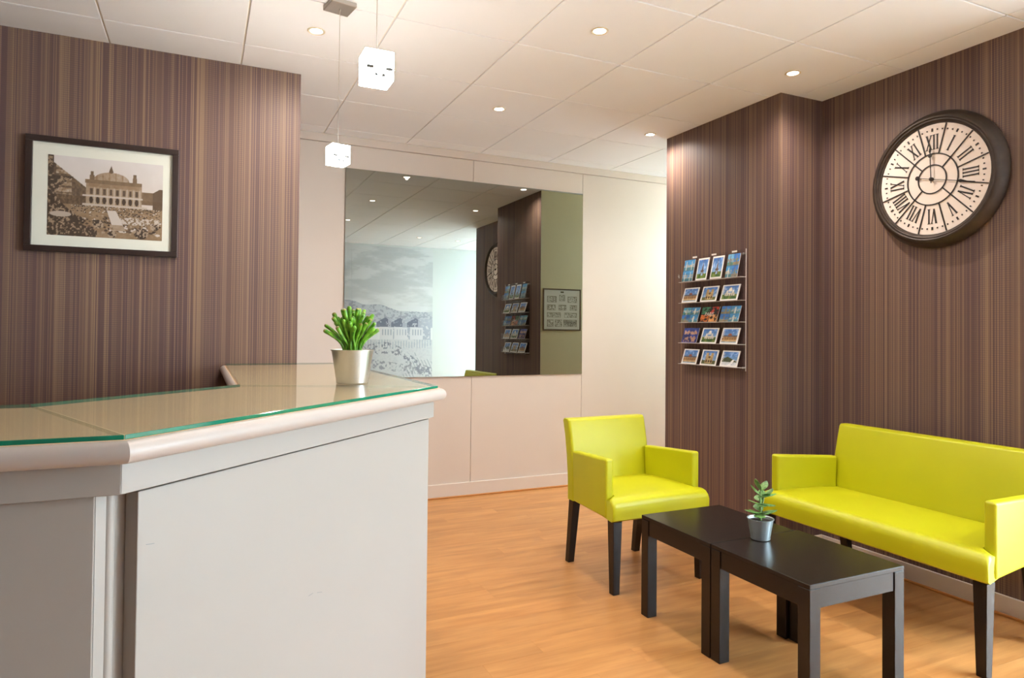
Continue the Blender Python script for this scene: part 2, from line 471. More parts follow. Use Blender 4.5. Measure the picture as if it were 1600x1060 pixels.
glazing('window_1', YF+0.001, YW1-0.001, 0.12, 2.58, 2, 2.1)
dr = glazing('door_1', YP1+0.001, YW-0.03, 1.72, 2.45, 1, 2.1)
MB().box(-0.04, -0.02, 0.14, 0.16, 0.95, 1.25, 0.006, 2).build('door_handle', M_STEEL, dr)
struct(MB().prism([(XE+T+0.001, 12), (XE+T+0.001, YF-T-0.1), (XL-T, YF-T-0.1), (XL-T, -9), (XE+9, -9), (XE+9, 12)], -0.30, -0.12).build('pavement', M_PAVE))

# ------------------------------------------------------------------ reception counter
ZG1 = 1.096; ZG0 = ZG1-0.008          # glass
ZT1 = ZG0-0.0005; ZT0 = ZT1-0.040     # worktop with bullnose
ZF0 = 0.992                            # fascia lower edge
C0 = Vector((-0.1155, 1.313)); C1 = Vector((0.717, 2.128)); LE = -1.75; WY = YL-0.004
cnt = thing('reception_counter', 'white painted reception counter with a chamfered corner and rounded pink-white edge', 'counter')
s8 = math.tan(PI/8)
def offs(d):
    """front line of the counter moved inwards by d: points A(left end) B(corner) C(tip) D(wing end)"""
    B = Vector((C0.x-d*s8, C0.y+d)); Cc = Vector((C1.x-d, C1.y+d*s8))
    return [Vector((LE, B.y)), B, Cc, Vector((Cc.x, WY))]
segs = [(0, 1), (1, 2), (2, 3)]
# worktop: three mitred lengths, bullnose on the outer and inner edge
def nose_ring(po, pi_):
    """profile from the outer edge point po to the inner edge point pi_ (both 2D), rounded ends"""
    r = 0.0199; out = []
    n = 9
    d = (pi_-po)
    L_ = d.length; d = d/L_
    zc = (ZT0+ZT1)/2
    # scale along mitre so that the nose stays round across
    k = L_/WID
    for i in range(n+1):
        a = -PI/2-PI*i/n
        q = po+d*(r*k*(1+math.cos(a))); out.append((q.x, q.y, zc-r*math.sin(a)*-1))
    for i in range(n+1):
        a = PI/2-PI*i/n
        q = pi_-d*(r*k*(1-math.cos(a))); out.append((q.x, q.y, zc+r*math.sin(a)))
    return out
OV = -0.026; WID = 0.60-2*OV
fo, bi = offs(OV), offs(0.60-OV)
gap = 0.0006
for (a, b2) in segs:
    ra, rb = nose_ring(fo[a], bi[a]), nose_ring(fo[b2], bi[b2])
    o = MB().sweep([ra, rb]).build('worktop', [M_NOSE, M_TOPB], cnt, smooth=True, wn=True)
    for p in o.data.polygons:
        if p.normal.z > 0.999: p.material_index = 1
# mitre filler line and glass tops (three plates lying on the worktop)
go, gi = offs(0.0), offs(0.60)
names = [('green-edged glass plate on the left run of the reception counter', 0), ('green-edged glass plate on the slanted front run of the counter', 1), ('glass plate on the rear wing of the counter, behind the pot', 2)]
for lab, i in names:
    a, b2 = segs[i]
    poly = [go[a], go[b2], gi[b2], gi[a]]
    c = sum((Vector(p) for p in poly), Vector((0, 0)))/4
    poly = [(p+(c-p).normalized()*0.0006) for p in poly]
    me = MB().prism([(p.x, p.y) for p in poly], ZG0, ZG1, 0.0008, 1).mesh('glass_top')
    o = link('glass_top', me, [M_GTOP, M_GEDGE])
    for p in me.polygons:
        if abs(p.normal.z) < 0.9: p.material_index = 1
        for k in ((1, 2) if i == 1 else ((1,) if i == 0 else (2,))):
            if (p.center.to_2d()-(go[k]+gi[k])/2).length < 0.03: p.material_index = 0     # clear mitre joints
    tag(o, lab, 'glass top', 'glass plates on the counter')
# fascia under the nose
def strip(name, d0, d1, z0, z1, seg_ids, mat, shrink=0.0, bev=0.0015):
    f, g_ = offs(d0), offs(d1)
    for (a, b2) in seg_ids:
        MB().prism([tuple(f[a]), tuple(f[b2]), tuple(g_[b2]), tuple(g_[a])], z0, z1, bev, 2).build(name, mat, cnt)
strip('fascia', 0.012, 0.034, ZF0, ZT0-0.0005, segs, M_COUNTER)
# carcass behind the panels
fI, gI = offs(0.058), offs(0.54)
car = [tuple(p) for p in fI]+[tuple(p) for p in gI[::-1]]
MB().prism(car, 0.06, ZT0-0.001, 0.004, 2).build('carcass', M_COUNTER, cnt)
fI, gI = offs(0.09), offs(0.52)
MB().prism([tuple(p) for p in fI]+[tuple(p) for p in gI[::-1]], 0.0, 0.0595).build('plinth', M_FRAME, cnt)
# applied panels, the corner between them left open with a rounded post
def inter(p, d, t): return p+d*t
f2, f5 = offs(0.026), offs(0.0575)
dl = Vector((1, 0)); dd = (C1-C0).normalized()
def panel(name, pa, pb, nin, th, z0, z1):
    q = [pa, pb, pb+nin*th, pa+nin*th]
    return MB().prism([(p.x, p.y) for p in q], z0, z1, 0.002, 2).build(name, M_COUNTER, cnt)
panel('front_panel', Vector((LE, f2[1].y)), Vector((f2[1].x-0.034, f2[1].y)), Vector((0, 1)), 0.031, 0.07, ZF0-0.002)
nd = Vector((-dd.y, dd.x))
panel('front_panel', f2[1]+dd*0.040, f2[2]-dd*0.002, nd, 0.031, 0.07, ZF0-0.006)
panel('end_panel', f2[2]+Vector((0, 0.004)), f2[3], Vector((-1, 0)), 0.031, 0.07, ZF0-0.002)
for (t0, z0, t1, z1) in ((0.524, 0.6254, 0.541, 0.626), (0.558, 0.6215, 0.5774, 0.6157), (0.0582, 0.8865, 0.0759, 0.8837)):
    a_, b_m = f2[1]+dd*t0-nd*0.0004, f2[1]+dd*t1-nd*0.0004
    MB().hexa([(a_.x, a_.y, z0), (b_m.x, b_m.y, z1), (b_m.x+nd.x*.0003, b_m.y+nd.y*.0003, z1), (a_.x+nd.x*.0003, a_.y+nd.y*.0003, z0), (a_.x, a_.y, z0+.0012), (b_m.x, b_m.y, z1+.0012), (b_m.x+nd.x*.0003, b_m.y+nd.y*.0003, z1+.0012), (a_.x+nd.x*.0003, a_.y+nd.y*.0003, z0+.0012)]).build('scuff_mark', M_ALU, cnt)
pc = f5[1]+Vector((-0.008, -0.006))
sa = Vector((f2[1].x-0.0335, f2[1].y+0.004))
MB().prism([(sa.x, sa.y), (sa.x+0.015, sa.y+0.015), (sa.x+0.004, sa.y+0.026), (sa.x, sa.y+0.026)], 0.07, ZF0-0.001, 0.0006, 1).build('corner_lath', M_COUNTER, cnt)
MB().lathe([(0.011, 0.07), (0.011, ZF0-0.001)], 20, c=(pc.x+0.003, pc.y+0.004, 0)).build('corner_post', M_COUNTER, cnt, smooth=True, wn=True)

# ------------------------------------------------------------------ mirror
mir = thing('wall_mirror', 'large frameless grey mirror fixed on the cream back wall', 'mirror', ((0.927+2.912)/2, YW-0.0075, 0.929))
MIR_RX, MIR_RZ = -0.0030, 0.0040     # hung very slightly out of true
wm = (2.912-0.927)/2
MB().box(-wm, wm, -0.004, 0.0015, 0, 2.449-0.929).build('mirror_glass', M_MIRROR, mir)
mir.rotation_euler = (MIR_RX, 0, MIR_RZ)

# ------------------------------------------------------------------ seating
def hexf(w0a, w0b, y0, y1, z0, z1): pass
def make_seat_thing(name, label, cat, loc, rz, wf, wb, n_crown=1.0):
    """low upholstered armchair / bench facing local -y. wf, wb: width at the front and at the back"""
    t = thing(name, label, cat, loc, rz)
    yf, ya, yb = -0.290, -0.215, 0.225
    def hw(y): return (wf+(wb-wf)*(y-yf)/(0.29-yf))/2
    A = 0.047
    # seat: crowned slab with soft front edge; full width in front of the arms
    nx = 13 if wf > 0.8 else 9
    prof = [(yf+0.012, 0.358), (yf+0.001, 0.366), (yf, 0.40), (yf, 0.425), (yf+0.006, 0.445), (yf+0.020, 0.460), (yf+0.045, 0.467), (ya, 0.4705),
            (-0.10, 0.474), (0.05, 0.474), (0.17, 0.468), (0.17, 0.358)]
    rings = []
    RE = 0.022
    h00 = wf/2
    us = [-1, -1+0.0015/h00, -1+0.005/h00, -1+0.011/h00, -1+RE/h00]+[-0.6, -0.2, 0.2, 0.6]+[1-RE/h00, 1-0.011/h00, 1-0.005/h00, 1-0.0015/h00, 1]
    for uq in us:
        ring = []
        for (y, z) in prof:
            h = hw(y)-0.001
            if y > ya-0.004: h = hw(y)-A-0.001
            t_ = max(0.0, (abs(uq)*h00-(h00-RE))/RE); drop = RE*(1-math.sqrt(max(0.0, 1-t_*t_)))
            zz = z if z < 0.42 or y > ya-0.004 else z-drop*min(1, (z-0.40)/0.05)+0.004*(1-uq*uq)
            yy = y+(0.35*drop if y < yf+0.03 else 0)
            ring.append((uq*h, yy, zz))
        rings.append(ring)
    MB().sweep(rings).build('seat', M_LIME, t, smooth=True, wn=True)
    # back: leaning slab, rounded
    zs = [(0.358, 0.150, 0.224), (0.47, 0.153, 0.226), (0.60, 0.168, 0.240), (0.70, 0.188, 0.258), (0.784, 0.208, 0.281), (0.796, 0.219, 0.272)]
    nb = 10 if wb > 0.8 else 6
    b = MB()
    pts = []
    for (z, y0, y1) in zs:
        h0 = hw(0.20)
        rad = 0.016
        loop = []
        for (sx, sy, a0) in ((1, 1, 0), (-1, 1, 90), (-1, -1, 180), (1, -1, 270)):
            for k in range(4):
                a = math.radians(a0+30*k)
                hx = h0-rad; cyy = (y1-rad) if sy > 0 else (y0+rad)
                loop.append((sx*hx+rad*math.cos(a), cyy+rad*math.sin(a), z))
        pts.append(loop)
    b.sweep(pts)
    b.build('backrest', M_LIME, t, smooth=True, wn=True)
    # arms
    for s in (-1, 1):
        xo_f, xo_b = s*hw(ya), s*(hw(0.148)); 
        zt_f, zt_b = 0.652, 0.630
        y2 = 0.1485
        def P(x, y, z): return (x, y, z)
        x0f, x0b = xo_f-s*A, xo_b-s*A
        xa, xb = sorted((xo_f, x0f)); xc, xd = sorted((xo_b, x0b))
        MB().hexa([(xa, ya, 0.360), (xb, ya, 0.360), (xd, y2, 0.360), (xc, y2, 0.360), (xa, ya, zt_f), (xb, ya, zt_f), (xd, y2+0.012, zt_b), (xc, y2+0.012, zt_b)], 0.012, 3).build('armrest', M_LIME, t, smooth=True, wn=True)
    # legs
    for s in (-1, 1):
        x = s*(wf/2-0.036)
        tp, bt = 0.026, 0.0185
        MB().hexa([(x+a*bt, -0.252+c*bt, 0.0) for a, c in ((-1, -1), (1, -1), (1, 1), (-1, 1))]+[(x+a*tp, -0.252+c*tp, 0.3575) for a, c in ((-1, -1), (1, -1), (1, 1), (-1, 1))], 0.002, 1).build('leg', M_DARK, t)
        x = s*(wb/2-0.026)
        MB().hexa([(x+a*bt, 0.245+c*bt, 0.0) for a, c in ((-1, -1), (1, -1), (1, 1), (-1, 1))]+[(x+a*tp*0.9, 0.195+c*tp*0.9, 0.3575) for a, c in ((-1, -1), (1, -1), (1, 1), (-1, 1))], 0.002, 1).build('leg', M_DARK, t)
    return t
make_seat_thing('armchair', 'lime green leatherette armchair with dark wooden legs standing by the back wall', 'chair', (2.113, 3.032, 0), 0.02, 0.608, 0.500)
make_seat_thing('sofa', 'lime green two-seat sofa with dark legs against the striped right wall', 'sofa', (2.935, 2.077, 0), -PI/2, 1.124, 0.945)

# ------------------------------------------------------------------ coffee tables
def side_table(label, x0, x1, y0, y1):
    t = thing('coffee_table', label, 'table', ((x0+x1)/2, (y0+y1)/2, 0), 0, 'pair of low tables')
    w, d = (x1-x0)/2, (y1-y0)/2; lg = 0.050; tt = 0.016; z = 0.45
    MB().box(-w, w, -d, d, z-tt, z, 0.0015, 1).build('tabletop', M_DARK, t)
    for sx in (-1, 1):
        for sy in (-1, 1):
            xa, xb = sorted((sx*w, sx*(w-lg))); ya, yb = sorted((sy*d, sy*(d-lg)))
            MB().box(xa, xb, ya, yb, 0, z-tt-0.0005, 0.0015, 1).build('leg', M_DARK, t)
    for sx in (-1, 1):
        xa, xb = sorted((sx*(w-0.004), sx*(w-0.022)))
        MB().box(xa, xb, -d+lg+0.0005, d-lg-0.0005, z-tt-0.068, z-tt-0.0005, 0.001, 1).build('apron', M_DARK, t)
    for sy in (-1, 1):
        ya, yb = sorted((sy*(d-0.004), sy*(d-0.022)))
        MB().box(-w+lg+0.0005, w-lg-0.0005, ya, yb, z-tt-0.068, z-tt-0.0005, 0.001, 1).build('apron', M_DARK, t)
    return t
side_table('black-brown low table pushed up in front of the armchair, the farther of the pair', 1.832, 2.288, 2.078, 2.531)
side_table('black-brown low table with the potted jade plant, nearer of the pair', 1.834, 2.304, 1.602, 2.075)

# ------------------------------------------------------------------ clock on the right wall
ck = thing('wall_clock', 'large round bronze-rimmed wall clock with roman numerals on the right wall', 'clock', (XR, 2.158, 2.063))
# local: face looks towards -x ; horizontal axis of the dial (viewer's right) = -y
R = 0.343
prof = [(0.300, -0.004), (R-0.006, -0.004), (R, -0.010), (R, -0.020), (R-0.005, -0.026), (R-0.006, -0.034), (R-0.016, -0.047), (R-0.018, -0.053), (R-0.023, -0.055), (R-0.026, -0.061), (R-0.036, -0.066), (R-0.042, -0.064), (R-0.044, -0.059), (R-0.050, -0.060), (R-0.055, -0.058), (R-0.057, -0.052), (R-0.064, -0.050), (R-0.0655, -0.044), (0.2775, -0.006)]
rings = []
for (r, h) in prof+[prof[0]]:
    rings.append([(h, -r*math.sin(2*PI*k/72), r*math.cos(2*PI*k/72)) for k in range(72)])
MB().sweep(rings, True, False).build('rim', M_CLOCKR, ck, smooth=True, wn=True)
MB().lathe([(0.277, -0.046), (0.277, -0.006)], 64, 'X').build('dial', M_CLOCKF, ck)
FX = -0.0465
def dial_pt(r, a, h=0.0): return (FX-h, -r*math.sin(a), r*math.cos(a))     # a clockwise from XII
def dial_bar(mb, p, q, w, h=0.002):
    """p,q in dial coordinates (right, up)"""
    p, q = Vector(p), Vector(q); d = (q-p).normalized(); n = Vector((-d.y, d.x))*w/2
    c = [p-n, q-n, q+n, p+n]
    mb.hexa([(FX, -v.x, v.y) for v in c]+[(FX-h, -v.x, v.y) for v in c])
def ring(mb, r, w, n=64, h=0.003):
    rs = [[(FX-hh, -rr_*math.sin(2*PI*k/n), rr_*math.cos(2*PI*k/n)) for k in range(n)] for rr_, hh in ((r-w/2, 0), (r-w/2, h), (r+w/2, h), (r+w/2, 0), (r-w/2, 0))]
    mb.sweep(rs, True, False)
def pol(r, deg): return (r*math.sin(math.radians(deg)), r*math.cos(math.radians(deg)))
RD = 0.276
for r in (0.071, 0.128):
    b = MB(); ring(b, r, 0.006); b.build('dial_ring', M_CLOCKK, ck)
for k in range(12):
    b = MB(); dial_bar(b, pol(0.128, 15+30*k), pol(RD, 15+30*k), 0.006, 0.003); b.build('dial_spoke', M_CLOCKK, ck)
for dg in (45, 135, 225, 315):
    b = MB(); dial_bar(b, pol(0.071, dg), pol(0.128, dg), 0.006, 0.003); b.build('dial_spoke', M_CLOCKK, ck)
ROM = ['XII', 'I', 'II', 'III', 'IV', 'V', 'VI', 'VII', 'VIII', 'IX', 'X', 'XI']
WCH = {'I': 0.017, 'V': 0.034, 'X': 0.034}
for k, s in enumerate(ROM):
    tot = sum(WCH[c] for c in s); sc = 1.0 if tot < 0.08 else 0.08/tot
    b = MB(); x = -tot/2; h0, h1 = 0.150, 0.222
    ang = math.radians(30*k)
    def rot(x, y): return (x*math.cos(ang)+y*math.sin(ang), -x*math.sin(ang)+y*math.cos(ang))
    def st(xa, ya, xb, yb, w): dial_bar(b, rot(xa*sc, ya), rot(xb*sc, yb), w)
    for c in s:
        w = WCH[c]; m_ = x+w/2
        if c == 'I':
            st(m_, h0, m_, h1, 0.0065); ends = (m_,)
            for yy in (h0, h1): st(m_-0.006, yy, m_+0.006, yy, 0.003)
        elif c == 'V':
            st(m_-0.011, h1, m_, h0, 0.0075); st(m_+0.011, h1, m_, h0, 0.0035)
            for xx in (-0.011, 0.011): st(m_+xx-0.005, h1, m_+xx+0.005, h1, 0.003)
        else:
            st(m_-0.011, h1, m_+0.011, h0, 0.0075); st(m_+0.011, h1, m_-0.011, h0, 0.0035)
            for xx in (-0.011, 0.011):
                for yy in (h0, h1): st(m_+xx-0.005, yy, m_+xx+0.005, yy, 0.003)
        x += w
    b.build('numeral', M_CLOCKK, ck)
for k in range(60):
    if (k % 5) == 0:
        b = MB(); dial_bar(b, pol(0.240, 6*k), pol(0.256, 6*k), 0.0075); b.build('hour_mark', M_CLOCKK, ck)
bmm = MB()
for k in range(60):
    if k % 5: dial_bar(bmm, pol(0.2445, 6*k), pol(0.2515, 6*k), 0.006)
o = bmm.build('minute_marks', M_CLOCKK, ck); o['kind'] = 'stuff'
def hand(name, deg, parts, h):
    global FX
    f0 = FX; FX = f0-h; b = MB(); ang = math.radians(deg)
    def rt(x, y): return (x*math.cos(ang)+y*math.sin(ang), -x*math.sin(ang)+y*math.cos(ang))
    for kind, a in parts:
        if kind == 'bar': dial_bar(b, rt(0, a[0]), rt(0, a[1]), a[2])
        elif kind == 'dot':
            cx, cy = rt(0, a[0]); n = 16
            b.sweep([[(FX-hh, -(cx+a[1]*math.sin(2*PI*i/n)), cy+a[1]*math.cos(2*PI*i/n)) for i in range(n)] for hh in (0, 0.002)])
        elif kind == 'spade':
            q = [rt(0, a[0]), rt(-a[2], a[0]+0.35*(a[1]-a[0])), rt(0, a[1]), rt(a[2], a[0]+0.35*(a[1]-a[0]))]
            b.sweep([[(FX-hh, -x, y) for x, y in q] for hh in (0, 0.002)])
    b.build(name, M_CLOCKK, ck); FX = f0
hand('minute_hand', 358, [('bar', (-0.02, 0.150, 0.004)), ('dot', (0.118, 0.010)), ('spade', (0.128, 0.165, 0.006))], 0.010)
hand('hour_hand', 104, [('bar', (-0.075, 0.215, 0.003)), ('dot', (-0.075, 0.011)), ('spade', (0.125, 0.185, 0.008))], 0.006)
MB().lathe([(0.009, FX), (0.009, FX-0.014), (0.004, FX-0.017)], 16, 'X').build('hub', M_CLOCKK, ck)

# ------------------------------------------------------------------ framed photograph on the partition
FX0, FX1, FZ0, FZ1 = -0.760, -0.117, 1.637, 2.184
fr = thing('framed_photograph', 'framed sepia photograph of a domed building and busy square, on the left brown wall', 'picture', ((FX0+FX1)/2, YL, FZ0))
w, h = (FX1-FX0), (FZ1-FZ0); fb = 0.028
for nm, q in (('h', (-w/2, w/2, 0, fb)), ('h', (-w/2, w/2, h-fb, h))):
    MB().box(q[0], q[1], -0.026, -0.002, q[2], q[3], 0.002, 2).build('frame_rail', M_FRAME, fr)
for sx in (-1, 1):
    a, b2 = sorted((sx*w/2, sx*(w/2-fb)))
    MB().box(a, b2, -0.026, -0.002, fb+0.0001, h-fb-0.0001, 0.002, 2).build('frame_rail', M_FRAME, fr)
MB().box(-w/2+fb+0.0005, w/2-fb-0.0005, -0.012, -0.003, fb+0.0005, h-fb-0.0005).build('passepartout', M_MAT, fr)
def sepia(U, V):
    g = np.zeros_like(U); n = vnoise(U, V, 60, 42, 3, 3); n2 = vnoise(U, V, 12, 9, 5, 4)
    g[:] = 0.95-0.12*(1-V)+0.04*(n2-.5)                                   # sky
    # distant blocks
    g[rect(U, V, 0.80, 0.92, 0.46, 0.62)] = 0.40
    g[(U > 0.91) & (V < 0.62+0.9*np.clip(U-0.91, 0, 0.06)) & (V > 0.36)] = 0.30
    lb = (U < 0.33) & (V > 0.35) & (V < 0.93-1.05*np.clip(U-0.03, 0, 1))
    g[lb] = 0.30+0.22*(n[lb]-.4)
    fac = lb & (U > 0.07) & (U < 0.20) & (V > 0.52); g[fac] = 0.62+0.5*(n[fac]-.5); 
    g[fac & ((np.floor(V*40) % 3) == 0)] *= 0.6
    # opera-like block with dome
    body = rect(U, V, 0.32, 0.81, 0.40, 0.69); g[body] = 0.60
    g[rect(U, V, 0.31, 0.81, 0.685, 0.735)] = 0.42
    g[rect(U, V, 0.34, 0.79, 0.64, 0.685)] = 0.52+0.0
    dome = (((U-0.54)/0.155)**2+((V-0.735)/0.105)**2 < 1) & (V > 0.735); g[dome] = 0.62+0.25*(U[dome]-0.5)
    g[dome & ((np.floor(U*70) % 4) == 0)] *= 0.85
    g[rect(U, V, 0.525, 0.545, 0.83, 0.885)] = 0.35; g[(np.abs(U-0.535) < 0.012*(0.93-V)/0.05) & (V > 0.84) & (V < 0.93)] = 0.3
    for x in (0.37, 0.745):
        g[rect(U, V, x-0.02, x+0.02, 0.735, 0.79)] = 0.40; g[(np.abs(U-x) < 0.014) & (V > 0.78) & (V < 0.84)] = 0.38
    for i in range(8):
        x = 0.365+0.057*i
        g[rect(U, V, x-0.012, x+0.012, 0.545, 0.62)] = 0.26
        g[(((U-x)/0.016)**2+((V-0.475)/0.045)**2 < 1)] = 0.18
        g[rect(U, V, x+0.022, x+0.034, 0.41, 0.64)] = 0.74
    g[rect(U, V, 0.29, 0.82, 0.515, 0.535)] = 0.82; g[rect(U, V, 0.29, 0.86, 0.40, 0.425)] = 0.78
    # square with traffic
    sq = V < 0.40; g[sq] = 0.50+0.16*(n2[sq]-.5)
    r = np.random.RandomState(5)
    for i in range(520):
        v = 0.395-0.33*r.rand()**2.4; u = 0.20+0.78*r.rand(); s = 0.0035+0.008*(0.40-v)/0.3
        mk = (((U-u)/(s*r.uniform(.7, 2)))**2+((V-v)/(s*1.2))**2 < 1); g[mk] = r.choice([0.12, 0.16, 0.22, 0.3, 0.62, 0.85])
    bl = rect(U, V, 0.62, 0.97, 0.19, 0.27); g[bl] = np.where(n[bl] > 0.48, 0.82, 0.45)
    bus = (U > 0.50+0.25*(0.36-V)) & (U < 0.58+0.35*(0.36-V)) & (V > 0.10) & (V < 0.35); g[bus] = 0.86; g[bus & (V < 0.17)] = 0.62
    for cx, cy, s in ((0.81, 0.08, 0.065), (0.43, 0.17, 0.05), (0.93, 0.17, 0.04), (0.28, 0.22, 0.03), (0.55, 0.05, 0.04)):
        mk = (((U-cx)/s)**2+((V-cy)/(s*1.1))**2 < 1); g[mk] = np.where(n[mk] > 0.52, 0.6, 0.16)
    tr = (U < 0.17+0.10*np.sin(V*9)) & (V < 0.75) | (U < 0.05) | ((V < 0.26-0.55*np.clip(U-0.1, 0, 1)) & (U < 0.42))
    g[tr] = np.where(n[tr] > 0.60, 0.55, 0.16+0.1*n[tr])
    ca = (((U-0.11)/0.09)**2+((V-0.27)/0.035)**2 < 1); g[ca] = 0.75
    g = np.where(g > 0.70, g, g*(0.85+0.3*n))
    t = np.clip(g, 0, 1)[..., None]
    lo, mid, hi = np.array([0.10, 0.06, 0.04]), np.array([0.55, 0.45, 0.34]), np.array([0.86, 0.84, 0.84])
    return np.where(t < .5, lo+(mid-lo)*t*2, mid+(hi-mid)*(t-.5)*2)
o = link('photo_print', print_mesh('photo_print', 0.484, 0.382, 240, 190, sepia), M_PRINT, fr)
o.location = (-0.233, -0.0128, 0.080)
MB().box(-w/2+fb+0.0005, w/2-fb-0.0005, -0.0165, -0.0145, fb+0.0005, h-fb-0.0005).build('picture_glass', M_PGLASS, fr)

# ------------------------------------------------------------------ postcard rack on the pillar
RY0, RY1, RZ0, RZ1 = 3.112, 3.690, 1.050, 1.800
rk = thing('postcard_rack', 'clear acrylic five-tier postcard rack screwed to the striped pillar', 'rack', (XP, (RY0+RY1)/2, RZ0))
rw = (RY1-RY0)/2; rh = RZ1-RZ0
# local: x into room is -x, y along the wall
MB().box(-0.016, -0.012, -rw, rw, 0, rh, 0.001, 1).build('back_plate', M_ACRYL, rk)
shelf_z = [1.628, 1.485, 1.352, 1.214, 1.072]
for z in shelf_z:
    zz = z-RZ0
    MB().box(-0.060, -0.0165, -rw-0.004, rw+0.004, zz-0.003, zz, 0.0005, 1).build('shelf', M_EDGE, rk)
    MB().box(-0.063, -0.0605, -rw-0.004, rw+0.004, zz-0.004, zz+0.055, 0.0005, 1).build('shelf_lip', M_ACRYL, rk)
MB().box(-0.0165, -0.0115, -rw-0.0025, -rw-0.0002, 0, rh, 0.0005, 1).build('plate_edge', M_EDGE, rk)
for y in (-rw+0.02, rw-0.02):
    for z in (0.02, rh-0.03):
        MB().lathe([(0.006, -0.0005), (0.006, -0.0115)], 12, 'X', (0, y, z)).build('standoff', M_STEEL, rk, smooth=True, wn=True)
        MB().lathe([(0.007, -0.0165), (0.006, -0.0195)], 12, 'X', (0, y, z)).build('screw_head', M_STEEL, rk)
for y in (0.175, -0.01, -0.195):
    MB().box(-0.0175, -0.0165, y-0.022, y+0.022, rh-0.014, rh-0.003).build('price_tag', M_WHITE, rk)

